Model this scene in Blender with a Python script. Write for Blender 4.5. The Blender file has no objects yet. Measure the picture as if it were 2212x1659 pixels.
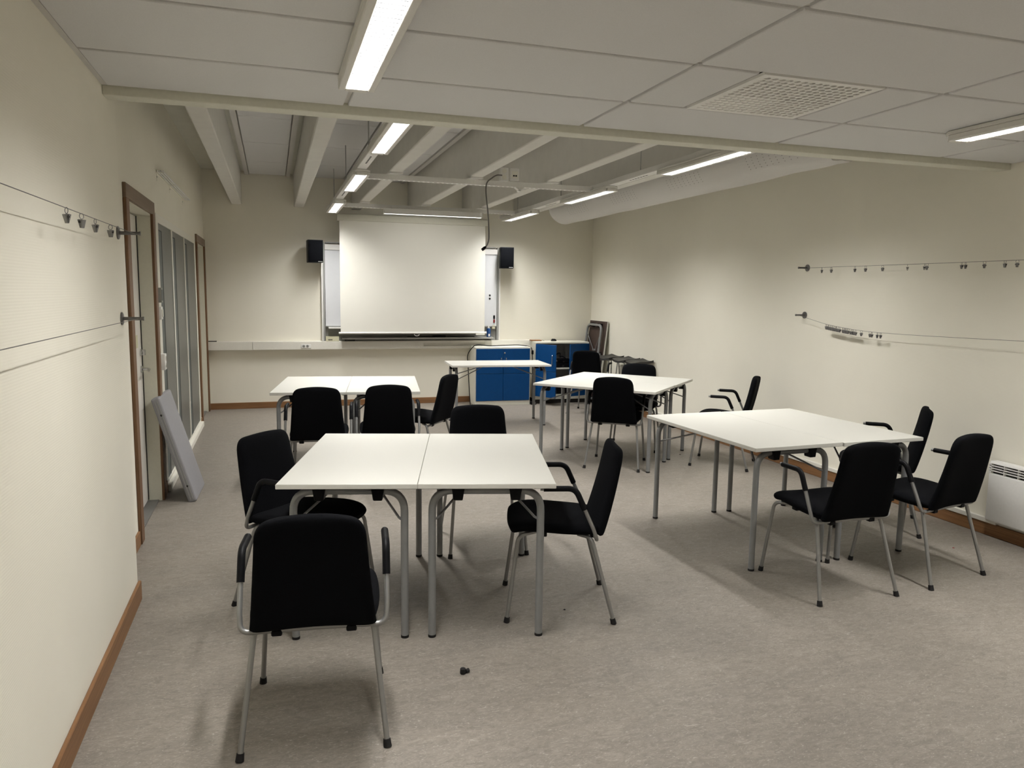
import bpy, bmesh, math, random
from mathutils import Vector, Matrix, Euler
random.seed(7)
R = math.radians
SC = bpy.context.scene
COL = SC.collection

# ------------------------------------------------------------------ camera, world, exposure
F_PX, YAW, PITCH, ROLL, EYE = 1619.8, R(17.69), R(6.949), R(0.804), 1.565
fwd = Vector((math.sin(YAW) * math.cos(PITCH), math.cos(YAW) * math.cos(PITCH), -math.sin(PITCH)))
rgt = Vector((math.cos(YAW), -math.sin(YAW), 0))
dwn = fwd.cross(rgt)
r2 = math.cos(ROLL) * rgt - math.sin(ROLL) * dwn
d2 = math.sin(ROLL) * rgt + math.cos(ROLL) * dwn
cam_data = bpy.data.cameras.new('camera')
cam = bpy.data.objects.new('camera', cam_data)
COL.objects.link(cam)
m = Matrix((r2, -d2, -fwd)).transposed().to_4x4()
m.translation = (0, 0, EYE)
cam.matrix_world = m
cam_data.sensor_fit = 'HORIZONTAL'
cam_data.sensor_width = 36
cam_data.lens = F_PX / 2212 * 36
cam_data.clip_start = 0.05
SC.camera = cam

world = bpy.data.worlds.new('world')
SC.world = world
world.use_nodes = True
world.node_tree.nodes['Background'].inputs[0].default_value = (0.5, 0.55, 0.6, 1)
world.node_tree.nodes['Background'].inputs[1].default_value = 0.02

SC.view_settings.view_transform = 'Standard'
SC.view_settings.look = 'None'
SC.view_settings.exposure = 1.19
SC.view_settings.gamma = 1
SC.view_settings.use_curve_mapping = False
SC.cycles.use_denoising = True
SC.cycles.max_bounces = 6
SC.cycles.diffuse_bounces = 5
SC.cycles.glossy_bounces = 3
SC.cycles.use_adaptive_sampling = True
SC.cycles.adaptive_threshold = 0.03
SC.cycles.adaptive_min_samples = 12
SC.cycles.sample_clamp_indirect = 6
SC.cycles.use_light_tree = False
LAMP_W = 18.5          # power of one ceiling fixture
LAMP_SPREAD = R(150)
LAMP_COL = (1.0, 0.985, 0.955)

# ------------------------------------------------------------------ materials
def new_mat(name, rgb, rough=0.6, metal=0.0, spec=0.5, sheen=0.0):
    mt = bpy.data.materials.new(name)
    mt.use_nodes = True
    b = mt.node_tree.nodes['Principled BSDF']
    b.inputs['Base Color'].default_value = (*rgb, 1)
    b.inputs['Roughness'].default_value = rough
    b.inputs['Metallic'].default_value = metal
    b.inputs['Specular IOR Level'].default_value = spec
    if sheen:
        b.inputs['Sheen Weight'].default_value = sheen
    return mt

def nodes_of(mt):
    nt = mt.node_tree
    return nt, nt.nodes, nt.links, nt.nodes['Principled BSDF']

def obj_coords(nt, scale=(1, 1, 1), kind='Object'):
    tc = nt.nodes.new('ShaderNodeTexCoord')
    mp = nt.nodes.new('ShaderNodeMapping')
    mp.inputs['Scale'].default_value = scale
    nt.links.new(tc.outputs[kind], mp.inputs['Vector'])
    return mp.outputs['Vector']

def noise(nt, vec, scale, detail=4, rough=0.55, dist=0.0):
    n = nt.nodes.new('ShaderNodeTexNoise')
    n.inputs['Scale'].default_value = scale
    n.inputs['Detail'].default_value = detail
    n.inputs['Roughness'].default_value = rough
    n.inputs['Distortion'].default_value = dist
    nt.links.new(vec, n.inputs['Vector'])
    return n.outputs['Fac']

def ramp(nt, fac, stops):
    r = nt.nodes.new('ShaderNodeValToRGB')
    e = r.color_ramp.elements
    while len(e) < len(stops):
        e.new(0.5)
    for el, (p, c) in zip(e, stops):
        el.position = p
        el.color = (*c, 1)
    nt.links.new(fac, r.inputs['Fac'])
    return r.outputs['Color']

def mixc(nt, fac, a, b, mode='MIX'):
    mx = nt.nodes.new('ShaderNodeMix')
    mx.data_type = 'RGBA'
    mx.blend_type = mode
    for sock, v in ((mx.inputs['Factor'], fac), (mx.inputs[6], a), (mx.inputs[7], b)):
        if isinstance(v, (int, float)):
            sock.default_value = v
        elif isinstance(v, tuple):
            sock.default_value = (*v, 1)
        else:
            nt.links.new(v, sock)
    return mx.outputs[2]

def bump(nt, fac, strength, dist=0.002):
    b = nt.nodes.new('ShaderNodeBump')
    b.inputs['Strength'].default_value = strength
    b.inputs['Distance'].default_value = dist
    nt.links.new(fac, b.inputs['Height'])
    nt.links.new(b.outputs['Normal'], nt.nodes['Principled BSDF'].inputs['Normal'])

def speckled(name, rgb, rough=0.6, var=0.06, scale=60, bump_s=0.0, metal=0.0, spec=0.5, sheen=0.0):
    mt = new_mat(name, rgb, rough, metal, spec, sheen)
    nt, N, L, B = nodes_of(mt)
    f = noise(nt, obj_coords(nt), scale, 3)
    lo = tuple(c * (1 - var) for c in rgb)
    hi = tuple(min(1, c * (1 + var)) for c in rgb)
    L.new(ramp(nt, f, [(0.3, lo), (0.7, hi)]), B.inputs['Base Color'])
    if bump_s:
        bump(nt, f, bump_s, 0.001)
    return mt

def wall_material():
    mt = new_mat('woven_wall_paint', (0.7, 0.68, 0.58), 0.75, spec=0.25)
    nt, N, L, B = nodes_of(mt)
    v = obj_coords(nt)
    f = noise(nt, v, 1.3, 3)
    L.new(ramp(nt, f, [(0.3, (0.775, 0.745, 0.645)), (0.7, (0.81, 0.78, 0.68))]), B.inputs['Base Color'])
    w = N.new('ShaderNodeTexWave')
    w.wave_type = 'BANDS'
    w.bands_direction = 'Z'
    w.inputs['Scale'].default_value = 36
    w.inputs['Distortion'].default_value = 1.2
    w.inputs['Detail'].default_value = 2
    w.inputs['Detail Scale'].default_value = 6
    L.new(v, w.inputs['Vector'])
    bump(nt, w.outputs['Fac'], 0.11, 0.0012)
    return mt

def floor_material():
    mt = new_mat('marbled_linoleum', (0.28, 0.25, 0.22), 0.46, spec=0.28)
    nt, N, L, B = nodes_of(mt)
    v1 = obj_coords(nt, (0.55, 1.5, 1))
    big = noise(nt, v1, 3.2, 5, 0.6, 0.8)
    v2 = obj_coords(nt, (0.6, 1.35, 1))
    mid = noise(nt, v2, 26, 7, 0.74, 1.4)
    fine = noise(nt, v2, 52, 4, 0.62, 3.0)
    base = ramp(nt, mid, [(0.28, (0.158, 0.140, 0.119)), (0.5, (0.214, 0.191, 0.164)), (0.74, (0.272, 0.245, 0.213))])
    tint = ramp(nt, big, [(0.3, (0.90, 0.90, 0.90)), (0.7, (1.06, 1.05, 1.04))])
    c = mixc(nt, 1.0, base, tint, 'MULTIPLY')
    fl = ramp(nt, fine, [(0.57, (0, 0, 0)), (0.69, (0.72, 0.72, 0.72))])
    c = mixc(nt, fl, c, (0.40, 0.368, 0.322))
    dk = ramp(nt, fine, [(0.30, (0.52, 0.52, 0.52)), (0.41, (0, 0, 0))])
    c = mixc(nt, dk, c, (0.105, 0.092, 0.078))
    L.new(c, B.inputs['Base Color'])
    rr = N.new('ShaderNodeMapRange')
    rr.inputs['To Min'].default_value = 0.40
    rr.inputs['To Max'].default_value = 0.55
    L.new(big, rr.inputs['Value'])
    L.new(rr.outputs['Result'], B.inputs['Roughness'])
    return mt

def wood_material(name, a, b, scale=(1.5, 1.5, 26), rough=0.5):
    mt = new_mat(name, a, rough, spec=0.35)
    nt, N, L, B = nodes_of(mt)
    f = noise(nt, obj_coords(nt, scale), 3.0, 5, 0.6, 0.6)
    L.new(ramp(nt, f, [(0.3, a), (0.7, b)]), B.inputs['Base Color'])
    return mt

def emit_mat(name, rgb, strength):
    mt = bpy.data.materials.new(name)
    mt.use_nodes = True
    b = mt.node_tree.nodes['Principled BSDF']
    b.inputs['Base Color'].default_value = (0.9, 0.9, 0.9, 1)
    b.inputs['Emission Color'].default_value = (*rgb, 1)
    b.inputs['Emission Strength'].default_value = strength
    mt.cycles.emission_sampling = 'NONE'
    return mt

M = {}
M['wall'] = wall_material()
M['floor'] = floor_material()
M['tile'] = speckled('ceiling_tile_white', (0.650, 0.645, 0.640), 0.85, 0.03, 220, 0.12, spec=0.2)
M['grid'] = speckled('ceiling_grid_white', (0.58, 0.56, 0.53), 0.6, 0.02)
M['fascia'] = speckled('fascia_paint', (0.64, 0.63, 0.54), 0.6, 0.03, spec=0.3)
M['joist'] = speckled('joist_paint', (0.66, 0.645, 0.60), 0.75, 0.03, 8, spec=0.25)
M['slab'] = speckled('upper_ceiling_paint', (0.60, 0.59, 0.52), 0.8, 0.03, 6, spec=0.2)
M['trim_white'] = speckled('white_trim_paint', (0.74, 0.72, 0.64), 0.45, 0.02)
M['white_metal'] = speckled('white_enamel', (0.74, 0.73, 0.70), 0.4, 0.02)
M['jamb'] = speckled('cream_jamb_paint', (0.66, 0.645, 0.54), 0.45, 0.02)
M['door'] = speckled('pale_door_laminate', (0.72, 0.69, 0.64), 0.45, 0.02)
M['oak'] = wood_material('oak_skirting', (0.17, 0.080, 0.031), (0.275, 0.142, 0.062), (0.8, 0.8, 30))
M['oak_post'] = wood_material('oak_casing', (0.130, 0.066, 0.031), (0.19, 0.105, 0.052), (24, 24, 0.9))
M['oak_head'] = wood_material('oak_head_casing', (0.165, 0.112, 0.070), (0.215, 0.150, 0.098), (24, 0.9, 24))
M['laminate'] = speckled('white_laminate', (0.56, 0.553, 0.51), 0.38, 0.012, 180)
M['edge'] = speckled('white_edge_band', (0.60, 0.59, 0.54), 0.45, 0.015, 60)
M['underside'] = speckled('brown_table_underside', (0.052, 0.030, 0.024), 0.6, 0.1, 40)
M['table_steel'] = speckled('grey_painted_steel', (0.225, 0.228, 0.230), 0.38, 0.04, 30, metal=0.15)
M['chair_steel'] = speckled('satin_silver_steel', (0.27, 0.268, 0.262), 0.36, 0.03, 40, metal=0.6)
M['chrome'] = speckled('chrome', (0.55, 0.55, 0.54), 0.22, 0.02, 20, metal=0.95)
M['fabric'] = speckled('black_wool_fabric', (0.0032, 0.0034, 0.0044), 0.95, 0.35, 380, 0.2, spec=0.08)
M['black_plastic'] = speckled('black_plastic', (0.0048, 0.0048, 0.0058), 0.48, 0.1, 80, spec=0.12)
M['rubber'] = speckled('black_rubber', (0.012, 0.011, 0.011), 0.75, 0.1, 80, spec=0.3)
M['stool'] = speckled('charcoal_moulded_seat', (0.035, 0.033, 0.030), 0.45, 0.08, 40, spec=0.4)
M['blue'] = speckled('blue_cabinet_laminate', (0.0010, 0.046, 0.165), 0.45, 0.05, 30, spec=0.2)
M['cab_white'] = speckled('cabinet_white', (0.70, 0.685, 0.60), 0.45, 0.02)
M['cab_grey'] = speckled('cabinet_interior_grey', (0.42, 0.42, 0.40), 0.6, 0.04)
M['screen'] = speckled('screen_cloth', (0.74, 0.725, 0.66), 0.8, 0.012, 2.5, spec=0.15)
M['board'] = speckled('whiteboard_enamel', (0.66, 0.67, 0.69), 0.18, 0.015, 5)
M['alu'] = speckled('anodised_aluminium', (0.40, 0.40, 0.385), 0.4, 0.03, metal=0.2)
M['greyboard'] = speckled('grey_back_panel', (0.30, 0.30, 0.275), 0.6, 0.04)
M['speaker'] = speckled('black_speaker_cloth', (0.003, 0.0034, 0.0048), 0.9, 0.2, 300, spec=0.08)
M['speaker_side'] = speckled('black_speaker_vinyl', (0.012, 0.013, 0.013), 0.55, 0.1, 60, spec=0.25)
M['trunk'] = speckled('pale_trunking_plastic', (0.71, 0.69, 0.625), 0.4, 0.02)
M['glass'] = speckled('smoked_pane', (0.118, 0.120, 0.108), 0.35, 0.05, 2, spec=0.25)
M['gasket'] = speckled('black_gasket', (0.01, 0.012, 0.014), 0.6, 0.1)
M['reveal'] = speckled('dark_teal_reveal', (0.075, 0.090, 0.088), 0.5, 0.04)
M['dark'] = speckled('dark_void', (0.018, 0.016, 0.014), 0.8, 0.1)
M['duct'] = None
M['pad'] = speckled('grey_vinyl', (0.265, 0.262, 0.275), 0.55, 0.03, 40, 0.05)
M['sign'] = speckled('grey_green_plate', (0.085, 0.105, 0.085), 0.5, 0.05)
M['paper'] = speckled('pale_paper', (0.62, 0.60, 0.42), 0.8, 0.03)
M['bottle_blue'] = speckled('blue_bottle_plastic', (0.008, 0.055, 0.19), 0.35, 0.05)
M['red'] = speckled('red_magnet_plastic', (0.20, 0.02, 0.02), 0.4, 0.05)
M['brownwood'] = wood_material('brown_wooden_block', (0.22, 0.10, 0.045), (0.33, 0.17, 0.08), (4, 20, 20))
M['cable'] = speckled('grey_cable_sheath', (0.13, 0.125, 0.115), 0.5, 0.05)
M['bracket'] = speckled('dark_nickel', (0.16, 0.155, 0.15), 0.35, 0.03, 20, metal=0.85)
M['clipsteel'] = speckled('dull_clip_steel', (0.20, 0.195, 0.19), 0.4, 0.05, 60, metal=0.6)
M['lens'] = emit_mat('lamp_diffuser_glow', (0.93, 0.95, 1.0), 0.42)
M['blade'] = speckled('louvre_dark_satin', (0.012, 0.012, 0.0135), 0.4, 0.02)
M['lamp_body'] = speckled('lamp_body_white', (0.66, 0.645, 0.60), 0.5, 0.02)

def duct_material():
    mt = new_mat('white_textile_duct', (0.62, 0.605, 0.58), 0.9, spec=0.1)
    nt, N, L, B = nodes_of(mt)
    v = obj_coords(nt, (1, 0.35, 1))
    f = noise(nt, v, 7, 5, 0.6, 1.0)
    bump(nt, f, 0.35, 0.02)
    return mt
M['duct'] = duct_material()

# ------------------------------------------------------------------ mesh helpers
class MB:
    def __init__(self):
        self.v = []; self.f = []
    def add(self, verts, faces):
        o = len(self.v)
        self.v += [tuple(p) for p in verts]
        self.f += [tuple(i + o for i in q) for q in faces]
        return self
    def box(self, x0, x1, y0, y1, z0, z1, mtx=None):
        c = [(x0, y0, z0), (x1, y0, z0), (x1, y1, z0), (x0, y1, z0), (x0, y0, z1), (x1, y0, z1), (x1, y1, z1), (x0, y1, z1)]
        if mtx is not None:
            c = [tuple(mtx @ Vector(p)) for p in c]
        return self.add(c, [(0, 3, 2, 1), (4, 5, 6, 7), (0, 1, 5, 4), (1, 2, 6, 5), (2, 3, 7, 6), (3, 0, 4, 7)])
    def prism(self, outline, axis, a, b):
        """closed outline of 2D points extruded along an axis from a to b"""
        n = len(outline)
        def P(p, h):
            u, w = p
            return {'x': (h, u, w), 'y': (u, h, w), 'z': (u, w, h)}[axis]
        vs = [P(p, a) for p in outline] + [P(p, b) for p in outline]
        fs = [tuple(range(n))[::-1], tuple(range(n, 2 * n))]
        fs += [(i, (i + 1) % n, n + (i + 1) % n, n + i) for i in range(n)]
        return self.add(vs, fs)
    def tube(self, pts, r, seg=10, closed=False):
        pts = [Vector(p) for p in pts]
        n = len(pts)
        rad = r if isinstance(r, (list, tuple)) else [r] * n
        tang = []
        for i in range(n):
            if closed:
                t = pts[(i + 1) % n] - pts[i - 1]
            else:
                t = pts[min(i + 1, n - 1)] - pts[max(i - 1, 0)]
            tang.append(t.normalized())
        up = Vector((0, 0, 1)) if abs(tang[0].z) < 0.9 else Vector((1, 0, 0))
        nrm = (up - tang[0] * up.dot(tang[0])).normalized()
        vs = []
        for i in range(n):
            if i:
                nrm = (nrm - tang[i] * nrm.dot(tang[i])).normalized()
            bi = tang[i].cross(nrm)
            for k in range(seg):
                a = 2 * math.pi * k / seg
                vs.append(pts[i] + (nrm * math.cos(a) + bi * math.sin(a)) * rad[i])
        fs = []
        for i in range(n if closed else n - 1):
            j = (i + 1) % n
            for k in range(seg):
                fs.append((i * seg + k, i * seg + (k + 1) % seg, j * seg + (k + 1) % seg, j * seg + k))
        if not closed:
            fs.append(tuple(range(seg))[::-1])
            fs.append(tuple((n - 1) * seg + k for k in range(seg)))
        return self.add(vs, fs)
    def lathe(self, prof, seg=16, origin=(0, 0, 0), axis='z'):
        vs = []
        ox, oy, oz = origin
        for r, h in prof:
            for k in range(seg):
                a = 2 * math.pi * k / seg
                c, s = r * math.cos(a), r * math.sin(a)
                vs.append({'z': (ox + c, oy + s, oz + h), 'y': (ox + c, oy + h, oz + s), 'x': (ox + h, oy + c, oz + s)}[axis])
        n = len(prof)
        fs = []
        for i in range(n - 1):
            for k in range(seg):
                fs.append((i * seg + k, i * seg + (k + 1) % seg, (i + 1) * seg + (k + 1) % seg, (i + 1) * seg + k))
        fs.append(tuple(range(seg))[::-1])
        fs.append(tuple((n - 1) * seg + k for k in range(seg)))
        return self.add(vs, fs)
    def build(self, name, mat, parent=None, bevel=0.0, bseg=1, smooth=True, angle=38):
        me = bpy.data.meshes.new(name)
        me.from_pydata(self.v, [], self.f)
        bm = bmesh.new()
        bm.from_mesh(me)
        bmesh.ops.recalc_face_normals(bm, faces=bm.faces)
        if bevel:
            es = [e for e in bm.edges if len(e.link_faces) == 2 and e.calc_face_angle(0) > R(30)]
            bmesh.ops.bevel(bm, geom=es, offset=bevel, segments=bseg, profile=0.5, affect='EDGES', clamp_overlap=True)
        bm.to_mesh(me)
        bm.free()
        if smooth:
            me.polygons.foreach_set('use_smooth', [True] * len(me.polygons))
            me.set_sharp_from_angle(angle=R(angle))
        me.materials.append(M[mat])
        o = bpy.data.objects.new(name, me)
        COL.objects.link(o)
        if parent is not None:
            o.parent = parent
        return o

def bx(name, mat, parent, *b, bevel=0.0, bseg=1):
    return MB().box(*b).build(name, mat, parent, bevel, bseg)

def fillet(pts, r, n=6):
    """polyline with rounded inner corners"""
    pts = [Vector(p) for p in pts]
    out = [pts[0]]
    for i in range(1, len(pts) - 1):
        a, b, c = pts[i - 1], pts[i], pts[i + 1]
        ri = r[i - 1] if isinstance(r, (list, tuple)) else r
        d1 = (a - b).normalized(); d2_ = (c - b).normalized()
        ang = d1.angle(d2_)
        t = min(ri / math.tan(ang / 2), (a - b).length * 0.49, (c - b).length * 0.49)
        p0, p1 = b + d1 * t, b + d2_ * t
        for k in range(n + 1):
            u = k / n
            out.append((1 - u) ** 2 * p0 + 2 * u * (1 - u) * b + u ** 2 * p1)
    out.append(pts[-1])
    return out

def smooth_path(pts, n=6):
    """Catmull-Rom through points"""
    P = [Vector(p) for p in pts]
    P = [P[0] * 2 - P[1]] + P + [P[-1] * 2 - P[-2]]
    out = []
    for i in range(1, len(P) - 2):
        for k in range(n):
            t = k / n
            out.append(0.5 * ((2 * P[i]) + (P[i + 1] - P[i - 1]) * t + (2 * P[i - 1] - 5 * P[i] + 4 * P[i + 1] - P[i + 2]) * t * t
                              + (-P[i - 1] + 3 * P[i] - 3 * P[i + 1] + P[i + 2]) * t ** 3))
    out.append(P[-2])
    return out

def tag(o, label=None, cat=None, group=None, kind=None):
    if label: o['label'] = label
    if cat: o['category'] = cat
    if group: o['group'] = group
    if kind: o['kind'] = kind
    return o

def empty(name, loc=(0, 0, 0), rz=0.0, label=None, cat=None, group=None, kind=None):
    o = bpy.data.objects.new(name, None)
    COL.objects.link(o)
    o.location = loc
    o.rotation_euler = (0, 0, rz)
    o.empty_display_size = 0.1
    return tag(o, label, cat, group, kind)

def structure(o, label=None):
    o['kind'] = 'structure'
    if label: o['label'] = label
    return o

def copy_tree(o, parent=None):
    c = o.copy()
    COL.objects.link(c)
    c.parent = parent
    for ch in o.children:
        copy_tree(ch, c)
    return c

# ------------------------------------------------------------------ room shell
XL, XR, XD, YF, YB = -0.68, 4.53, -0.815, 10.36, -3.2    # left wall, right wall, recessed door wall, far wall, wall behind camera
YC = 4.02                                                # corner where the left wall steps back
ZC, ZU, ZJ = 2.43, 3.02, 2.63                            # lower ceiling, upper ceiling, joist undersides
T = 0.12

structure(bx('floor', 'floor', None, XD - 1.3, XR + T, YB - T, YF + T, -0.1, 0.0), 'grey marbled linoleum floor')
structure(bx('wall_right', 'wall', None, XR, XR + T, YB - T, YF + T, 0, 3.2), 'long cream wall carrying the picture wires and the heater')
structure(bx('wall_back', 'wall', None, XD - T, XR, YF, YF + T, 0, 3.2), 'cream end wall behind the projection screen')
structure(bx('wall_front', 'wall', None, XL - T, XR, YB - T, YB, 0, 3.2))
wl = MB()
wl.box(XL - T - 0.135, XL, YB, YC, 0, 3.2)
structure(wl.build('wall_left', 'wall', bevel=0.004), 'cream wall with two picture wires in front of it')
D1a, D1b, D1h = 5.0, 5.95, 2.085          # door 1 opening
W1a, W1b, W1h = 6.24, 9.10, 2.065         # glazed partition opening
D2a, D2b, D2h = 9.30, 10.22, 2.085        # door 2 opening
wd = MB()
for a, b, z0, z1 in ((YC, D1a, 0, 3.2), (D1a, D1b, D1h, 3.2), (D1b, W1a, 0, 3.2), (W1a, W1b, W1h, 3.2), (W1b, D2a, 0, 3.2), (D2a, D2b, D2h, 3.2), (D2b, YF, 0, 3.2)):
    wd.box(XD - T, XD, a, b, z0, z1)
structure(wd.build('wall_door_side', 'wall'), 'set back cream wall with two doors and a glazed partition')
structure(bx('wall_corridor', 'wall', None, XD - 1.4, XD - 1.3, YC, YF + T, 0, 3.2))

# lower suspended ceiling with its tiles
cb_ = MB()
for bb in ((XL, XR, YB, 2.62), (XL, 1.857, 2.62, 3.195), (2.433, XR, 2.62, 3.195), (XL, XR, 3.195, 3.76)):
    cb_.box(*bb, ZC + 0.012, ZC + 0.05)
ceil = structure(cb_.build('ceiling', 'grid'), 'suspended ceiling of large white tiles')
XJ = [-0.68, 0.349, 1.548, 2.74, 3.94, 4.53]
YJ = [0.21, 0.81, 1.41, 2.01, 2.61, 3.205, 3.74]
G = 0.011
for i in range(len(XJ) - 1):
    for j in range(len(YJ) - 1):
        spans = [(XJ[i], XJ[i + 1])]
        if i == 2 and j == 4:
            spans = [(1.548, 1.845), (2.445, 2.74)]
        for a, b in spans:
            ga = 0.022 if i == 0 and a == XJ[0] else G
            bx('ceiling_tile', 'tile', ceil, a + ga, b - G, YJ[j] + G, YJ[j + 1] - G, ZC - 0.004, ZC + 0.014, bevel=0.004)
mb = MB()                                   # perimeter shadow-gap angle along the left wall
mb.box(XL, XL + 0.022, YB, 3.74, ZC - 0.002, ZC + 0.012)
mb.build('edge_angle', 'grid', ceil)
bx('plain_tile_field', 'tile', ceil, XL + 0.02, XR, YB, 0.2, ZC - 0.004, ZC + 0.014)

# fascia where the lower ceiling stops
tr = structure(MB().box(XL, XR, 3.742, 3.845, 2.390, ZC + 0.02).build('trim_1', 'fascia', bevel=0.003), 'painted fascia board across the room where the lower ceiling ends')
structure(bx('trim_2', 'fascia', None, XL, XR, 3.78, 3.845, ZC + 0.02, 3.2), 'upright board above the fascia')

# upper ceiling with joists and panels
ceil2 = structure(bx('ceiling_upper', 'slab', None, XD, XR, 3.845, YF, ZU + 0.03, ZU + 0.2), 'higher ceiling with deep painted joists')
JX = [-0.41, 0.355, 1.09, 1.84, 2.60, 3.35, 4.10]
for x in JX:
    o = MB().box(x - 0.062, x + 0.062, 3.845, YF, ZJ, ZU + 0.03).build('joist', 'joist', ceil2, bevel=0.008)
PY = [3.86, 4.63, 5.80, 6.98, 8.155, 9.33, YF - 0.005]
gaps = [(JX[i] + 0.062, JX[i + 1] - 0.062) for i in range(len(JX) - 1)]
for a, b in gaps:
    for j in range(len(PY) - 1):
        bx('ceiling_panel', 'tile', ceil2, a + 0.10, b - 0.10, PY[j] + 0.006, PY[j + 1] - 0.006, ZU, ZU + 0.025, bevel=0.004)
    for s, e in ((a + 0.045, a + 0.092), (b - 0.092, b - 0.045)):
        bx('panel_edge_trim', 'grid', ceil2, s, e, 3.86, YF - 0.002, ZU - 0.012, ZU + 0.03)

# skirtings
structure(bx('baseboard_left', 'oak', None, XL, XL + 0.016, YB, YC + 0.006, 0, 0.098, bevel=0.003), 'oak skirting board below the wall with wires')
o = MB()
o.box(XD, XD + 0.014, YC, D1a - 0.1, 0, 0.09)
o.box(XD, XD + 0.014, D1b + 0.1, W1a - 0.06, 0, 0.09)
o.box(XD, XD + 0.014, W1b + 0.03, D2a - 0.09, 0, 0.09)
structure(o.build('baseboard_door_side', 'oak', bevel=0.002))
structure(bx('baseboard_back', 'oak', None, XD, 3.5, YF - 0.015, YF, 0, 0.082, bevel=0.003), 'oak skirting board under the end wall')
structure(bx('baseboard_right', 'oak', None, XR - 0.016, XR, YB, YF, 0, 0.085, bevel=0.003), 'oak skirting board below the heater wall')
structure(bx('trim_3', 'trunk', None, XR - 0.024, XR, 3.60, 8.9, 0.086, 0.118, bevel=0.003), 'slim white cable trunking above the skirting')

# ------------------------------------------------------------------ doors and glazed partition
def door(name, y0, y1, h, label, hardware):
    d = structure(empty(name, (XD, 0, 0)), label)
    cw, ct = 0.098, 0.02
    # casing: posts and head
    for a, b in ((y0 - cw + 0.012, y0 + 0.012), (y1 - 0.012, y1 + cw - 0.012)):
        MB().box(0, ct, a, b, 0, h + 0.0).build('casing_post', 'oak_post', d, bevel=0.003)
    MB().box(0, ct, y0 - cw + 0.012, y1 + cw - 0.012, h - 0.004, h + 0.085).build('casing_head', 'oak_head', d, bevel=0.003)
    # jamb lining
    MB().box(-0.13, 0.002, y0, y0 + 0.012, 0, h).box(-0.13, 0.002, y1 - 0.012, y1, 0, h).build('jamb', 'jamb', d, bevel=0.001)
    bx('head_jamb', 'jamb', d, -0.13, 0.002, y0 + 0.012, y1 - 0.012, h - 0.014, h)
    bx('threshold', 'cable', d, -0.13, -0.02, y0, y1, 0, 0.008)
    lf = MB().box(-0.13, -0.092, y0 + 0.016, y1 - 0.026, 0.012, h - 0.024).build('door_leaf', 'door', d, bevel=0.002)
    bx('seal', 'gasket', d, -0.092, -0.0865, y1 - 0.0145, y1 - 0.0118, 0.012, h - 0.02)
    if hardware:
        x = -0.092
        yk = y1 - 0.075
        MB().lathe([(0.026, 0), (0.026, 0.008), (0.019, 0.012)], 18, (x, yk, 0.985), 'x').build('lever_rose', 'chrome', lf)
        MB().tube(fillet([(x + 0.006, yk, 0.985), (x + 0.055, yk, 0.985), (x + 0.062, yk - 0.11, 0.985)], 0.016), 0.009, 10).build('lever_handle', 'chrome', lf)
        MB().lathe([(0.026, 0), (0.026, 0.008), (0.018, 0.012)], 18, (x, yk, 1.105), 'x').build('lock_rose', 'chrome', lf)
        MB().box(x + 0.01, x + 0.035, yk - 0.006, yk + 0.006, 1.085, 1.125).build('thumb_turn', 'chrome', lf, bevel=0.003, bseg=2)
        bx('sign_plate', 'sign', lf, x, x + 0.003, 5.60, 5.70, 1.145, 1.225, bevel=0.001)
        bx('paper_note', 'paper', lf, x, x + 0.001, 5.71, 5.79, 1.145, 1.235)
    return d

door('door_1', D1a, D1b, D1h, 'pale door with chrome lever in an oak casing', True)
door('door_2', D2a, D2b, D2h, 'far door with oak casing in the room corner', False)

w = structure(empty('window_1', (XD, 0, 0)), 'three tall grey panes in a white floor to head frame')
fr = MB()
fr.box(-0.115, 0.006, W1a - 0.06, W1a + 0.045, 0, W1h + 0.05)
fr.box(-0.115, 0.006, W1b - 0.05, W1b + 0.05, 0, W1h + 0.05)
fr.build('frame_post', 'trim_white', w, bevel=0.003)
bx('frame_head', 'trim_white', w, -0.115, 0.006, W1a + 0.045, W1b - 0.05, W1h - 0.012, W1h + 0.05, bevel=0.002)
bx('sill', 'trim_white', w, -0.115, 0.035, W1a - 0.05, W1b + 0.04, 0.0, 0.055, bevel=0.004)
bx('sill_step', 'trim_white', w, -0.115, 0.01, W1a + 0.045, W1b - 0.05, 0.055, 0.075, bevel=0.003)
mul = [W1a + 0.045, 7.11, 8.06, W1b - 0.05]
for y in mul[1:3]:
    MB().box(-0.115, 0.005, y - 0.026, y + 0.026, 0.075, W1h - 0.012).build('mullion', 'trim_white', w, bevel=0.003)
for i in range(3):
    a = mul[i] + (0.026 if i else 0.0)
    b = mul[i + 1] - (0.026 if i < 2 else 0.0)
    zt = W1h - 0.012
    p = bx('pane', 'glass', w, -0.012, -0.002, a, b, 0.075, zt)
    bx('inner_strip', 'reveal', p, -0.0025, -0.0005, a, a + 0.19, 0.075, zt - 0.05)
    g = MB().box(-0.0025, 0.0005, a + 0.19, a + 0.225, 0.075, zt - 0.05).box(-0.0025, 0.0005, a, a + 0.19, zt - 0.06, zt - 0.05)
    g.build('gasket', 'gasket', p)

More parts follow.
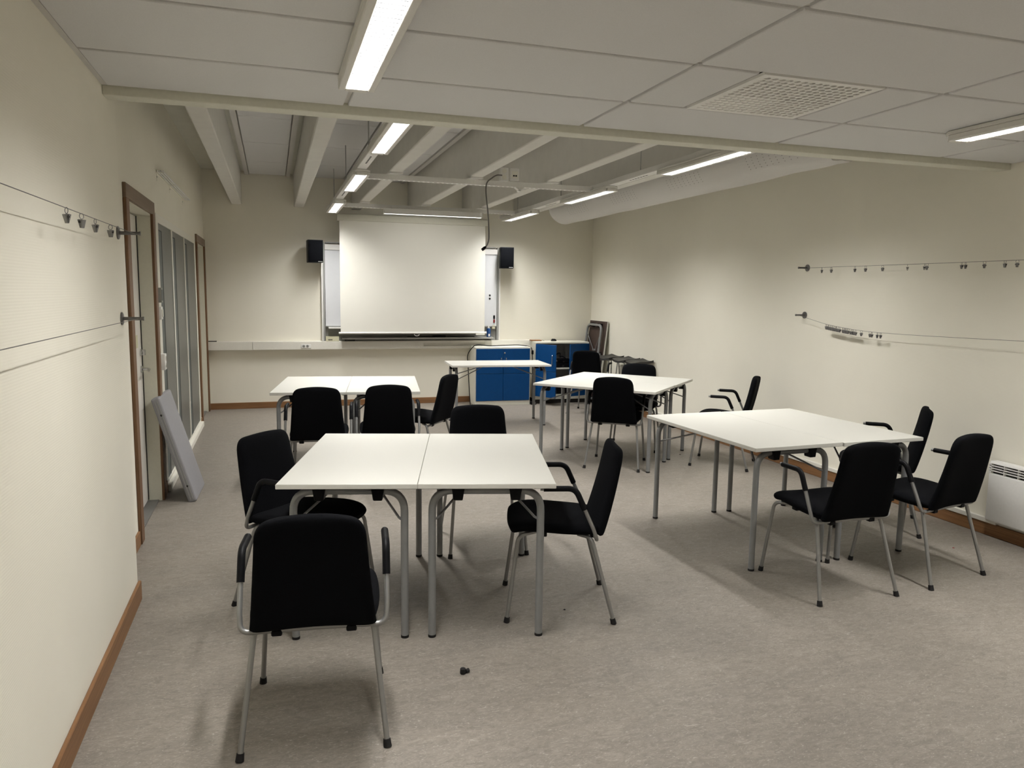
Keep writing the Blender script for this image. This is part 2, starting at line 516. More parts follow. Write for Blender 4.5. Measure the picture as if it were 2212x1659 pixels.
# wall fittings by the first door
def fitting(name, mat, y0, y1, z0, z1, depth, label, cat, x=XD):
    o = empty(name, (x, (y0 + y1) / 2, z0), 0, label, cat)
    hy, h = (y1 - y0) / 2, z1 - z0
    MB().box(0, depth, -hy, hy, 0, h).build('housing', mat, o, bevel=0.004, bseg=2)
    return o, hy, h
o, hy, h = fitting('card_reader', 'greyboard', 6.085, 6.155, 1.455, 1.565, 0.035, 'grey access card reader between door casing and glazed partition', 'reader')
bx('reader_face', 'reveal', o, 0.035, 0.037, -hy * 0.7, hy * 0.7, 0.015, h - 0.015)
o, hy, h = fitting('light_switch', 'white_metal', 6.075, 6.165, 1.33, 1.425, 0.03, 'white light switch below the card reader', 'switch')
bx('rocker', 'trim_white', o, 0.03, 0.036, -hy * 0.55, hy * 0.55, 0.02, h - 0.02, bevel=0.002)
o, hy, h = fitting('wall_socket', 'white_metal', 6.075, 6.165, 0.955, 1.075, 0.042, 'white double socket on the wall beside the lever handle', 'socket')
for zz in (0.033, 0.085):
    MB().lathe([(0.019, 0), (0.019, 0.003), (0.015, 0.003), (0.015, 0.001)], 16, (0.041, 0, zz), 'x').build('socket_ring', 'trim_white', o)
# slatted ledge high on the door wall
g = empty('slatted_ledge', (XD, 7.30, 2.43), 0, 'slim white slatted ledge on brackets above the glazed partition', 'ledge')
for k in range(3):
    MB().box(0.007 + k * 0.019, 0.017 + k * 0.019, -0.97, 0.97, 0.0, 0.012).build('slat', 'white_metal', g, bevel=0.002)
for yy in (-0.95, -0.20, 0.75):
    br = MB().prism([(0.0, 0.0), (0.056, 0.0), (0.056, 0.004), (0.004, 0.004), (0.004, 0.0)], 'y', yy - 0.004, yy + 0.004)
    br.box(0, 0.003, yy - 0.004, yy + 0.004, -0.062, 0.0)
    b_ = br.build('wall_bracket', 'wall', g)
    b_.location.z = -0.004
    MB().lathe([(0.005, 0), (0.005, 0.004)], 10, (0.004, yy, -0.035), 'x').build('screw_head', 'alu', g)
bx('back_strip', 'wall', g, 0.0, 0.003, -0.97, 0.97, -0.008, 0.016)

# ------------------------------------------------------------------ lamps
def add_area(parent, lx, ly, z, power):
    ld = bpy.data.lights.new('lamp_tube_light', 'AREA')
    ld.shape = 'RECTANGLE'
    ld.size, ld.size_y = lx, ly
    ld.energy = power
    ld.spread = LAMP_SPREAD
    ld.color = LAMP_COL
    lo = bpy.data.objects.new('lamp_tube_light', ld)
    COL.objects.link(lo)
    lo.parent = parent
    lo.location = (0, 0, z)
    return lo

def lamp(loc, length, label, group, individual_blades, power, name='ceiling_light', top=0.05):
    """louvred batten, origin at the middle of its underside"""
    o = empty(name, loc, 0, label, 'light', group)
    W, GW, L = 0.148, 0.088, length
    gl = L - 0.10
    hw, hl = W / 2, L / 2
    c = 0.045
    out = [(-hw, -hl + c), (-hw + 0.02, -hl + 0.01), (-hw + 0.045, -hl), (hw - 0.045, -hl), (hw - 0.02, -hl + 0.01), (hw, -hl + c),
           (hw, hl - c), (hw - 0.02, hl - 0.01), (hw - 0.045, hl), (-hw + 0.045, hl), (-hw + 0.02, hl - 0.01), (-hw, hl - c)]
    MB().prism(out, 'z', 0.030, top).build('housing', 'lamp_body', o, bevel=0.003)
    for s in (-1, 1):
        a, b = sorted((s * GW / 2, s * hw))
        MB().box(a, b, -hl + 0.04, hl - 0.04, 0.0, 0.030).build('side_rail', 'lamp_body', o, bevel=0.004)
    for s in (-1, 1):
        a, b = sorted((s * gl / 2, s * (hl - 0.012)))
        MB().box(-GW / 2, GW / 2, a, b, 0.002, 0.030).build('end_cap', 'lamp_body', o, bevel=0.003)
    bx('diffuser', 'lens', o, -GW / 2, GW / 2, -gl / 2, gl / 2, 0.0275, 0.0305)
    n = int(gl / 0.036)
    st = gl / n
    if individual_blades:
        b0 = MB().box(-GW / 2, GW / 2, -0.0015, 0.0015, 0.002, 0.020).build('louvre_blade', 'blade', o)
        b0.location.y = -gl / 2 + st * 0.5
        for k in range(1, n):
            c_ = b0.copy(); COL.objects.link(c_); c_.parent = o
            c_.location.y = -gl / 2 + st * (k + 0.5)
    else:
        lv = MB()
        for k in range(n):
            y = -gl / 2 + st * (k + 0.5)
            lv.box(-GW / 2, GW / 2, y - 0.0015, y + 0.0015, 0.002, 0.020)
        tag(lv.build('louvre', 'blade', o), kind='stuff')
    add_area(o, GW * 0.94, gl * 0.98, 0.0255, power)
    return o

NZ = ZC - 0.056
lamp((0.347, 2.66, NZ), 1.24, 'louvred batten light on the suspended ceiling, nearest the wall with wires', 'surface lights on the lower ceiling', True, LAMP_W)
lamp((3.42, 2.56, NZ), 1.24, 'louvred batten light on the suspended ceiling beyond the perforated air panel', 'surface lights on the lower ceiling', True, LAMP_W)
for yy in (0.40, -1.78):  # lamps added out of view, continuing the visible rows to brighten the room
    for xx in (0.347, 3.42):
        lamp((xx, yy, NZ), 1.24, 'added unseen louvred batten light %s, on the %s side' % ('just behind the viewpoint' if yy > 0 else 'at the rear end of the room', 'wire wall' if xx < 1 else 'heater wall'), 'surface lights on the lower ceiling', False, LAMP_W)
RZ = 2.53
FAR_W = LAMP_W * 1.3
names = [('closest to the fascia', 4.99), ('in the middle of the row', 7.16), ('closest to the screen wall', 9.36)]
for x, side, dy in ((0.738, 'row by the glazed partition', -0.02), (3.075, 'row by the textile duct', 0.06)):
    for nm, y in names:
        lamp((x, y + dy, RZ), 1.22, 'suspended louvred light in the %s, %s' % (side, nm), 'suspended lights under the joists', False, FAR_W, 'pendant_light', 0.045)
    t = empty('light_track', (x, 7.2, RZ + 0.046), 0, 'white track hung on rods carrying the %s' % side, 'track')
    bx('rail', 'white_metal', t, -0.042, 0.042, -3.15, 2.98, 0, 0.05, bevel=0.004)
    for yy in (-1.15, 0.75, 2.3):
        MB().tube([(0, yy, 0.05), (0, yy, ZU - RZ - 0.05)], 0.005, 8).build('hanger_rod', 'alu', t)
    for y in (6.08, 8.26):
        mk = MB()
        for k in range(7):
            mk.box(-0.006, 0.006, y - 7.2 - 0.16 + k * 0.05, y - 7.2 - 0.13 + k * 0.05, -0.0012, 0.0002)
        mk.build('printed_marking', 'dark', t)

# cable trays running between the tracks
def tray(y, x0, x1, label):
    t = empty('cable_tray', ((x0 + x1) / 2, y, 2.565), 0, label, 'tray')
    h = (x1 - x0) / 2
    MB().prism([(-0.03, 0), (0.03, 0), (0.03, 0.045), (0.026, 0.045), (0.026, 0.004), (-0.026, 0.004), (-0.026, 0.045), (-0.03, 0.045)], 'x', -h, h).build('channel', 'white_metal', t)
    sl = MB()
    n = int(2 * h / 0.045)
    for k in range(n):
        x = -h + 0.03 + k * 0.045
        sl.box(x, x + 0.025, -0.004, 0.004, -0.0008, 0.0002)
    tag(sl.build('slots', 'dark', t), kind='stuff')
    for jx in JX:
        if x0 < jx < x1:
            bx('mounting_plate', 'white_metal', t, jx - (x0 + x1) / 2 - 0.06, jx - (x0 + x1) / 2 + 0.06, -0.075, -0.031, 0.05, 0.064, bevel=0.002)
    return t
t1 = tray(7.0, 0.79, 3.03, 'slotted white cable tray carrying the outlets under the joists')
tray(9.42, 0.79, 3.03, 'slotted white cable tray above the blackboard lamp near the screen')
o = empty('tray_socket', (2.11, 6.965, 2.61), 0, 'white double power outlet standing on the cable tray', 'socket')
bx('box', 'white_metal', o, -0.042, 0.042, -0.02, 0.02, 0, 0.125, bevel=0.004)
for zz in (0.036, 0.09):
    MB().lathe([(0.022, 0), (0.022, 0.003), (0.017, 0.003), (0.017, -0.001)], 18, (0, -0.024, zz), 'y').build('socket_ring', 'trim_white', o)
    bx('socket_well', 'greyboard', o, -0.009, 0.009, -0.0215, -0.02, zz - 0.004, zz + 0.004)
o = empty('data_outlet', (2.215, 6.965, 2.61), 0, 'square white data outlet with two dark ports on the cable tray', 'outlet')
bx('box', 'white_metal', o, -0.045, 0.045, -0.02, 0.02, 0.01, 0.125, bevel=0.004)
bx('plate', 'trim_white', o, -0.03, 0.03, -0.024, -0.02, 0.032, 0.095, bevel=0.001)
for s in (-0.011, 0.011):
    bx('port', 'dark', o, s - 0.008, s + 0.008, -0.0255, -0.024, 0.045, 0.06)
o = empty('tray_clamp', (2.275, 7.0, 2.525), 0, 'small white clamp hanging below the cable tray', 'clamp')
MB().prism([(-0.045, 0.04), (0.045, 0.04), (0.03, 0.025), (0.018, 0.022), (0.012, 0.0), (-0.012, 0.0), (-0.018, 0.022), (-0.03, 0.025)], 'y', -0.025, 0.025).build('clamp_body', 'white_metal', o, bevel=0.002)
bx('clamp_bolt', 'alu', o, -0.004, 0.004, -0.03, 0.03, 0.008, 0.016)
cb = MB().tube(smooth_path([(2.085, 6.938, 2.66), (2.03, 6.925, 2.655), (1.983, 6.93, 2.626), (1.942, 6.945, 2.585), (1.933, 6.95, 2.507), (1.950, 6.95, 2.35), (1.962, 6.95, 2.218), (1.966, 6.95, 2.073), (1.951, 6.95, 2.015), (1.935, 6.95, 1.990)], 8), 0.0065, 8).build('video_cable', 'cable')
tag(cb, 'grey cable dangling straight down from the tray outlet', 'cable')
o = MB().tube([(1.938, 6.95, 1.993), (1.925, 6.95, 1.982), (1.90, 6.95, 1.962)], [0.008, 0.014, 0.014], 12).build('cable_plug', 'black_plastic', cb)

# lamp over the board
o = empty('board_lamp', (1.932, 9.345, 2.497), 0, 'long slim lamp over the projection screen', 'light')
MB().prism([(-0.036, 0.0), (-0.03, 0.065), (0.03, 0.065), (0.036, 0.0), (0.024, 0.0), (0.020, 0.012), (-0.020, 0.012), (-0.024, 0.0)], 'x', -0.618, 0.618).build('housing', 'white_metal', o, bevel=0.002)
bx('diffuser', 'lens', o, -0.605, 0.605, -0.019, 0.019, 0.0025, 0.011)
la = add_area(o, 1.22, 0.028, 0.003, 1.9)
la.rotation_euler = (R(38), 0, 0)
la.location = (0, 0.015, -0.003)
for s in (-0.5, 0.5):
    bx('hanger', 'white_metal', o, s - 0.02, s + 0.02, 0.0, 0.10, 0.062, 0.067)
    bx('hanger_strap', 'white_metal', o, s - 0.015, s + 0.015, 0.036, 0.044, 0.062, 0.10)

# ------------------------------------------------------------------ perforated air panel
v = empty('air_diffuser', (2.145, 2.9075, ZC), 0, 'square perforated air diffuser panel set in the tiled ceiling', 'diffuser')
n = 15
half, field = 0.292, 0.266
pitch = 2 * field / n
mb = MB(); nz = MB()
zz0, zz1 = -0.006, 0.006
mb.box(-half, -field, -half, half, zz0, zz1).box(field, half, -half, half, zz0, zz1)
mb.box(-field, field, -half, -field, zz0, zz1).box(-field, field, field, half, zz0, zz1)
for i in range(n):
    for j in range(n):
        cx, cy = -field + (i + 0.5) * pitch, -field + (j + 0.5) * pitch
        hp, rr = pitch / 2, pitch * 0.41
        sq = [(hp, 0), (hp, hp), (0, hp), (-hp, hp), (-hp, 0), (-hp, -hp), (0, -hp), (hp, -hp)]
        vs = [(cx + a, cy + b, zz0) for a, b in sq]
        ci = [(cx + rr * math.cos(k * math.pi / 4), cy + rr * math.sin(k * math.pi / 4)) for k in range(8)]
        vs += [(a, b, zz0) for a, b in ci] + [(a, b, zz1) for a, b in ci]
        fs = []
        for k in range(8):
            k2 = (k + 1) % 8
            fs += [(k, k2, 8 + k2, 8 + k), (8 + k, 8 + k2, 16 + k2, 16 + k)]
        mb.add(vs, fs)
        # deflector inside the hole: closed, half open or fully open by quadrant
        right, far = i >= n / 2, j >= n / 2
        r3 = rr * 1.02
        if right and not far:
            continue
        if not right and far:
            ks = list(range(16)); zd = -0.0035
        elif right:
            ks = list(range(3, 15)); zd = 0.001
        else:
            ks = list(range(3, 14)); zd = -0.001
        pts = [(cx + r3 * math.cos(k * math.pi / 8), cy + r3 * math.sin(k * math.pi / 8), zd) for k in ks]
        nz.add(pts, [tuple(range(len(pts)))])
mb.build('face_plate', 'white_metal', v, smooth=False)
tag(nz.build('deflectors', 'white_metal', v, smooth=False), kind='stuff')
MB().box(-half+0.002, half-0.002, -half+0.002, half-0.002, 0.055, 0.06).build('plenum', 'dark', v)

# ------------------------------------------------------------------ textile duct
d = empty('textile_duct', (3.69, 6.85, 2.68), 0, 'white textile air duct slung between the joists along the wall', 'duct')
L0, L1, RAD, SEG = -2.55, 2.62, 0.225, 36
vs, fs = [], []
ys = [L0 + (L1 - L0) * k / 60 for k in range(61)]
rnd = random.Random(3)
for k, y in enumerate(ys):
    e = min(1.0, (L1 - y) / 0.10)
    e = math.sqrt(max(0.0, 1 - (1 - e) ** 2)) * 0.25 + 0.75 if y > L1 - 0.10 else 1
    g = min(1.0, (y - L0) / 0.9)                 # gathered towards the fascia
    for s in range(SEG):
        a = 2 * math.pi * s / SEG
        wr = 0.010 * (1 - g) * math.sin(9 * a + k * 0.55) + 0.0015 * math.sin(3 * a + k * 0.37) + 0.001 * math.sin(5 * a - k * 0.8)
        sag = -0.003 * math.cos(k * 0.52) if math.sin(a) < 0 else 0
        r = (RAD * (0.95 + 0.05 * g) + wr) * e
        vs.append((r * math.cos(a), y, r * math.sin(a) * 0.95 + sag * 0.5))
for k in range(60):
    for s in range(SEG):
        fs.append((k * SEG + s, k * SEG + (s + 1) % SEG, (k + 1) * SEG + (s + 1) % SEG, (k + 1) * SEG + s))
fs += [tuple(range(SEG))[::-1], tuple(60 * SEG + s for s in range(SEG))]
MB().add(vs, fs).build('fabric_tube', 'duct', d, angle=60)
pf = MB()
for k in range(70):
    for q in range(5):
        a = R(200 + q * 6)
        y = -2.3 + k * 0.068
        if (k // 9) % 2:
            continue
        c = Vector((RAD * 1.012 * math.cos(a), y, RAD * 1.012 * math.sin(a) * 0.95))
        pf.lathe([(0.0028, -0.001), (0.0028, 0.001)], 6, tuple(c), 'x')
tag(pf.build('perforations', 'cable', d), kind='stuff')
for yy in (-2.0, -0.7, 0.7, 2.1):
    MB().tube([(0, yy, 0.20), (0, yy, ZU + 0.004 - 2.68)], 0.004, 8).build('hanger_rod', 'alu', d)

# ------------------------------------------------------------------ end wall: trunking, whiteboard, screen, speakers
t = empty('wall_trunking', (0, YF, 0.775), 0, 'pale cable trunking running along the end wall', 'trunking')
MB().prism([(0, 0), (-0.085, 0.0), (-0.085, 0.036), (-0.055, 0.036), (-0.055, 0.074), (-0.085, 0.074), (-0.085, 0.112), (0, 0.112)], 'x', -0.80, 3.56).build('channel', 'trunk', t, bevel=0.002)
for a, b in ((-0.80, -0.264), (-0.260, 1.982), (2.86, 3.56)):
    bx('cover', 'trunk', t, a, b, -0.092, -0.086, 0.004, 0.108, bevel=0.002)
o = empty('trunking_socket', (0.407, YF - 0.092, 0.798), 0, 'white double socket set in the wall trunking', 'socket')
bx('plate', 'white_metal', o, -0.062, 0.062, -0.008, 0, 0, 0.05, bevel=0.002)
for s in (-0.030, 0.018):
    MB().lathe([(0.019, 0), (0.019, -0.003)], 18, (s, -0.007, 0.025), 'y').build('socket_well', 'greyboard', o)
    bx('socket_pin_hole', 'dark', o, s - 0.010, s + 0.010, -0.0115, -0.0095, 0.022, 0.028)
o = empty('dark_pointer', (-0.75, YF - 0.05, 0.887), 0, 'dark thin rod lying on the trunking in the corner by the far door', 'rod')
MB().tube([(-0.05, -0.02, 0.006), (0.05, -0.02, 0.006)], 0.006, 8).build('rod', 'dark', o)
bx('rod_tip', 'rubber', o, 0.045, 0.055, -0.027, -0.013, 0.0, 0.013, bevel=0.002)

w = empty('whiteboard', (1.85, YF, 0.89), 0, 'wide whiteboard on aluminium posts behind the projection screen', 'whiteboard')
for s in (-1, 1):
    MB().box(s * 1.199 - 0.010, s * 1.199 + 0.010, -0.075, 0, 0, 1.30).build('post', 'alu', w, bevel=0.003)
    MB().box(s * 1.222 - 0.011, s * 1.222 + 0.011, -0.085, 0, 0, 1.20).build('post_cover', 'white_metal', w, bevel=0.002)
bx('back_panel', 'greyboard', w, -1.187, 1.187, -0.02, 0, 0.0, 0.30)
bx('writing_surface', 'board', w, -1.185, 1.185, -0.075, -0.05, 0.20, 1.20, bevel=0.002)
bx('top_rail', 'white_metal', w, -1.185, 1.185, -0.085, -0.04, 1.20, 1.275, bevel=0.003)
bx('top_lip', 'alu', w, -1.17, 1.17, -0.06, 0, 1.290, 1.305, bevel=0.002)
bx('surface_edge', 'alu', w, -1.185, 1.185, -0.08, -0.05, 0.19, 0.20)
bx('pen_tray', 'white_metal', w, -1.15, -0.9, -0.13, -0.075, 0.165, 0.185, bevel=0.003)
bx('lower_tray', 'alu', w, -0.98, 1.12, -0.15, 0, 0.022, 0.045, bevel=0.002)

def small(name, mat, loc, label, cat, group=None):
    return empty(name, loc, 0, label, cat, group)
for k, z in enumerate((1.522, 1.475)):
    o = MB().lathe([(0.013, 0), (0.013, -0.006), (0.009, -0.009)], 14, (2.931, YF - 0.075, z), 'y').build('board_magnet', 'black_plastic')
    tag(o, ['upper', 'lower'][k] + ' round black magnet of the pair on the whiteboard', 'magnet', 'whiteboard magnets')
o = MB().box(2.985, 3.011, YF - 0.087, YF - 0.075, 1.19, 1.24).build('board_magnet', 'black_plastic', bevel=0.004); tag(o, 'dark oblong magnet at the whiteboard edge above the red one', 'magnet', 'whiteboard magnets')
o = MB().box(2.985, 3.011, YF - 0.087, YF - 0.075, 1.135, 1.182).build('board_magnet', 'red', bevel=0.004); tag(o, 'red magnet at the whiteboard edge', 'magnet', 'whiteboard magnets')
o = MB().box(2.972, 3.015, YF - 0.078, YF - 0.075, 1.05, 1.10).build('sticky_note', 'paper', bevel=0.0005); tag(o, 'yellow note stuck on the whiteboard above the blue bottle', 'note')
b = empty('spray_bottle', (2.91, YF - 0.11, 0.935), 0, 'blue cleaner bottle with white nozzle on the whiteboard tray', 'bottle')
MB().lathe([(0.028, 0), (0.030, 0.006), (0.030, 0.105), (0.026, 0.118), (0.014, 0.124)], 20).build('body', 'bottle_blue', b)
MB().lathe([(0.015, 0.122), (0.015, 0.135), (0.008, 0.142), (0.005, 0.172)], 16).build('nozzle', 'white_metal', b)
bx('bottle_label', 'white_metal', b, -0.012, 0.012, -0.0312, -0.0295, 0.01, 0.045)
b = empty('marker_box', (0.75, YF - 0.06, 0.887), 0, 'cream cardboard box with dark print on the trunking', 'box')
bx('carton', 'paper', b, -0.085, 0.085, -0.03, 0.03, 0, 0.062, bevel=0.001)
mk = MB()
for k, (a, bb, z) in enumerate(((-0.055, -0.045, 0.012), (-0.042, -0.028, 0.011), (-0.025, -0.018, 0.012), (-0.015, -0.002, 0.012))):
    mk.box(a, bb, -0.0312, -0.030, z, z + 0.013)
mk.build('print', 'dark', b)
b = empty('board_eraser', (0.98, YF - 0.06, 0.887), 0, 'dark board eraser with pale handle on the trunking', 'eraser')
bx('felt', 'dark', b, -0.065, 0.065, -0.025, 0.025, 0, 0.022, bevel=0.003)
bx('handle', 'greyboard', b, -0.055, 0.055, -0.02, 0.02, 0.022, 0.038, bevel=0.004)

s = empty('projection_screen', (1.833, 10.14, 0.99), 0, 'pulled down white projection screen with cassette', 'screen')
MB().prism([(-0.045, 1.475), (0.05, 1.475), (0.05, 1.565), (-0.03, 1.565), (-0.045, 1.55)], 'x', -1.015, 1.015).build('cassette', 'fascia', s, bevel=0.003)
bx('cloth', 'screen', s, -0.985, 0.985, -0.002, 0.002, 0.02, 1.48)
MB().tube([(-1.01, 0, 0.012), (1.0, 0, 0.012)], 0.0135, 12).build('bottom_bar', 'white_metal', s)
MB().tube([(1.0, 0, 0.012), (1.012, 0, 0.012)], 0.018, 12).build('bar_cap', 'white_metal', s)
bx('bar_catch', 'trunk', s, 0.86, 0.985, -0.02, 0.02, -0.02, 0.0, bevel=0.003)
MB().tube([(0.03 + 0.036 * math.cos(a), 0, -0.002 - 0.028 * math.sin(a)) for a in [math.pi * k / 10 for k in range(11)]], 0.004, 8).build('pull_loop', 'white_metal', s)
for xx in (-0.9, 0.9):
    bx('wall_arm', 'white_metal', s, xx - 0.02, xx + 0.02, 0.04, 0.219, 1.50, 1.53)
o = empty('pointer_stick', (2.2, YF - 0.12, 0.936), 0, 'black pointer stick lying on the whiteboard tray', 'pointer')
MB().tube([(-0.45, 0, 0.008), (0.5, 0, 0.008)], 0.006, 8).build('stick', 'dark', o)
MB().box(-0.10, 0.09, -0.018, 0.018, 0, 0.022).build('grip', 'black_plastic', o, bevel=0.006)

def speaker(loc, rz, label):
    s = empty('loudspeaker', loc, rz, label, 'speaker', 'wall loudspeakers')
    MB().box(-0.096, 0.096, -0.07, 0.10, 0, 0.288).build('cabinet', 'speaker_side', s, bevel=0.004)
    MB().box(-0.090, 0.090, -0.083, -0.07, 0.006, 0.282).build('grille', 'speaker', s, bevel=0.006, bseg=2)
    bx('badge', 'alu', s, 0.03, 0.085, -0.0845, -0.083, 0.010, 0.016)
    bx('wall_bracket', 'black_plastic', s, -0.02, 0.02, 0.10, 0.185, 0.12, 0.18)
speaker((0.536, 10.155, 1.915), R(4), 'black loudspeaker at the partition side of the projection screen')
speaker((3.128, 10.14, 1.90), R(-12), 'black loudspeaker beside the screen edge with the hanging cable')

# ------------------------------------------------------------------ cabinets
c1 = empty('cupboard', (3.035, 9.94, 0), R(-2.5), 'white cupboard with closed blue doors and drawers', 'cupboard')
W = 0.395
bx('plinth', 'cab_white', c1, -W + 0.0, W, -0.006, 0.33, 0, 0.062, bevel=0.002)
bx('carcass_side', 'cab_white', c1, -W, -W + 0.02, 0, 0.38, 0.062, 0.79, bevel=0.001)
bx('carcass_side', 'cab_white', c1, W - 0.02, W, 0, 0.38, 0.062, 0.79, bevel=0.001)
bx('top', 'cab_white', c1, -W, W, -0.008, 0.385, 0.79, 0.812, bevel=0.002)
bx('back', 'cab_grey', c1, -W + 0.02, W - 0.02, 0.36, 0.38, 0.062, 0.79)
for s in (-1, 1):
    a, b = sorted((s * 0.002, s * (W - 0.012)))
    up = MB().box(a, b, -0.018, 0, 0.446, 0.788).build('upper_door', 'blue', c1, bevel=0.0015)
    MB().box(a, b, -0.018, 0, 0.066, 0.442).build('lower_door', 'blue', c1, bevel=0.0015)
    hx = s * 0.035
    MB().tube(fillet([(hx, -0.018, 0.53), (hx, -0.045, 0.53), (hx, -0.045, 0.665), (hx, -0.018, 0.665)], 0.012), 0.005, 8).build('bar_handle', 'chrome', up)
    if s > 0:
        MB().lathe([(0.011, 0), (0.011, -0.006), (0.007, -0.008)], 16, (0.018, -0.018, 0.733), 'y').build('lock', 'chrome', up)

c2 = empty('equipment_cupboard', (3.925, 9.95, 0), R(-2.5), 'white cupboard with open blue doors and black equipment inside', 'cupboard')
W = 0.395
bx('plinth', 'dark', c2, -W + 0.01, W - 0.01, 0.02, 0.33, 0, 0.058)
bx('carcass_side', 'cab_white', c2, -W, -W + 0.02, 0, 0.37, 0.058, 0.855, bevel=0.001)
bx('carcass_side', 'cab_white', c2, W - 0.02, W, 0, 0.37, 0.058, 0.855, bevel=0.001)
bx('top', 'cab_white', c2, -W, W, -0.006, 0.375, 0.855, 0.877, bevel=0.002)
bx('bottom', 'cab_white', c2, -W + 0.02, W - 0.02, 0, 0.37, 0.058, 0.125, bevel=0.001)
bx('back', 'cab_grey', c2, -W + 0.02, W - 0.02, 0.35, 0.37, 0.125, 0.855)
bx('shelf', 'cab_white', c2, -W + 0.02, W - 0.02, 0.02, 0.35, 0.485, 0.505, bevel=0.001)
def swing(hx, side, ang):
    hz = Matrix.Translation((hx, 0.0, 0)) @ Matrix.Rotation(ang, 4, 'Z')
    wdt = 0.362
    for z0, z1, nm in ((0.478, 0.852, 'upper_door'), (0.112, 0.474, 'lower_door')):
        a, b = sorted((0, side * wdt))
        dd = MB().box(a, b, -0.019, -0.001, z0, z1, hz).build(nm, 'blue', c2, bevel=0.0015)
        if nm == 'upper_door':
            hx2 = side * (wdt - 0.045)
            MB().tube([hz @ p for p in fillet([Vector((hx2, -0.019, 0.575)), Vector((hx2, -0.048, 0.575)), Vector((hx2, -0.048, 0.71)), Vector((hx2, -0.019, 0.71))], 0.012)], 0.005, 8).build('bar_handle', 'chrome', dd)
swing(-W + 0.004, 1, R(-56))
swing(W - 0.004, -1, R(22))
def gear(loc, w_, d_, h_, label, name='media_player'):
    g = empty(name, loc, R(-2.5), label, 'electronics', 'equipment in the open cupboard')
    MB().box(-w_, w_, -d_, d_, 0.006, h_).build('case', 'black_plastic', g, bevel=0.003)
    for sx in (-w_ * 0.55, w_ * 0.1):
        bx('front_button', 'dark', g, sx - 0.012, sx + 0.012, -d_ - 0.003, -d_, 0.012, h_ * 0.55)
    bx('display_label', 'white_metal', g, -w_ * 0.8, -w_ * 0.58, -d_ - 0.0015, -d_, h_ * 0.55, h_ * 0.8)
    bx('indicator', 'white_metal', g, w_ * 0.7, w_ * 0.85, -d_ - 0.0015, -d_, h_ * 0.15, h_ * 0.32)
    for sx in (-1, 1):
        bx('foot', 'rubber', g, sx * w_ * 0.8 - 0.012, sx * w_ * 0.8 + 0.012, -d_ * 0.8, d_ * 0.8, 0, 0.006)
gear((3.94, 10.10, 0.505), 0.165, 0.11, 0.062, 'lower black media box on the cupboard shelf')
gear((3.955, 10.105, 0.567), 0.15, 0.10, 0.055, 'upper black media box stacked on another in the open cupboard')
gear((3.93, 10.09, 0.125), 0.155, 0.12, 0.115, 'black amplifier on the floor of the open cupboard', 'amplifier')
o = MB().tube(smooth_path([(3.84, 10.06, 0.63), (3.80, 10.04, 0.70), (3.83, 10.03, 0.74), (3.87, 10.05, 0.70), (3.86, 10.06, 0.65), (3.88, 10.05, 0.70), (3.92, 10.04, 0.71), (3.93, 10.06, 0.65), (3.95, 10.05, 0.665), (4.0, 10.06, 0.645), (4.02, 10.07, 0.63)], 6), 0.005, 8).build('signal_lead', 'black_plastic')
tag(o, 'looped black lead on top of the media boxes', 'cable')
o = MB().tube(smooth_path([(2.56, 9.90, 0.012), (2.555, 9.94, 0.2), (2.555, 10.02, 0.55), (2.56, 10.06, 0.70), (2.625, 10.06, 0.80), (2.70, 10.08, 0.838), (2.86, 10.1, 0.822), (2.95, 10.13, 0.819), (3.06, 10.15, 0.821), (3.16, 10.12, 0.826), (3.30, 10.12, 0.828), (3.40, 10.08, 0.820), (3.468, 10.05, 0.80), (3.49, 10.03, 0.75), (3.492, 10.0, 0.5), (3.485, 9.97, 0.1), (3.48, 9.93, 0.012)], 6), 0.006, 8).build('power_cable', 'black_plastic')
tag(o, 'black power cable trailing over the closed cupboard', 'cable')
MB().box(3.478, 3.502, 9.99, 10.03, 0.70, 0.76).build('inline_plug', 'black_plastic', o, bevel=0.006)
o = empty('power_adapter', (3.475, 9.90, 0.0), R(10), 'black power adapter on the floor between the two cupboards', 'adapter')
bx('case', 'black_plastic', o, -0.04, 0.04, -0.03, 0.03, 0, 0.045, bevel=0.006)
MB().lathe([(0.013, 0), (0.013, -0.003)], 14, (0.01, -0.029, 0.022), 'y').build('switch_dot', 'greyboard', o)
o = empty('computer_mouse', (3.865, 10.16, 0.879), R(10), 'black computer mouse on the equipment cupboard', 'mouse')
vs, fs = [], []
for i in range(9):
    th = (math.pi / 2) * i / 8
    for k in range(18):
        a = 2 * math.pi * k / 18
        vs.append((0.045 * math.cos(th) * math.cos(a), 0.03 * math.cos(th) * math.sin(a), 0.032 * math.sin(th) ** 0.8))
for i in range(8):
    for k in range(18):
        fs.append((i * 18 + k, i * 18 + (k + 1) % 18, (i + 1) * 18 + (k + 1) % 18, (i + 1) * 18 + k))
fs.append(tuple(range(18))[::-1])
MB().add(vs, fs).build('shell', 'black_plastic', o, angle=80)
MB().lathe([(0.007, -0.003), (0.007, 0.003)], 12, (-0.025, 0, 0.026), 'y').build('scroll_wheel', 'rubber', o)
o = empty('wooden_block', (3.60, 10.2, 0.879), R(-3), 'flat brown wooden block on the cupboard top', 'block')
MB().box(-0.078, 0.078, -0.05, 0.05, 0, 0.016).build('block', 'brownwood', o, bevel=0.004, bseg=2)
MB().tube(smooth_path([(0.075, 0, 0.008), (0.10, -0.01, 0.01), (0.13, 0.0, 0.004)], 5), 0.003, 6).build('cord', 'cable', o)

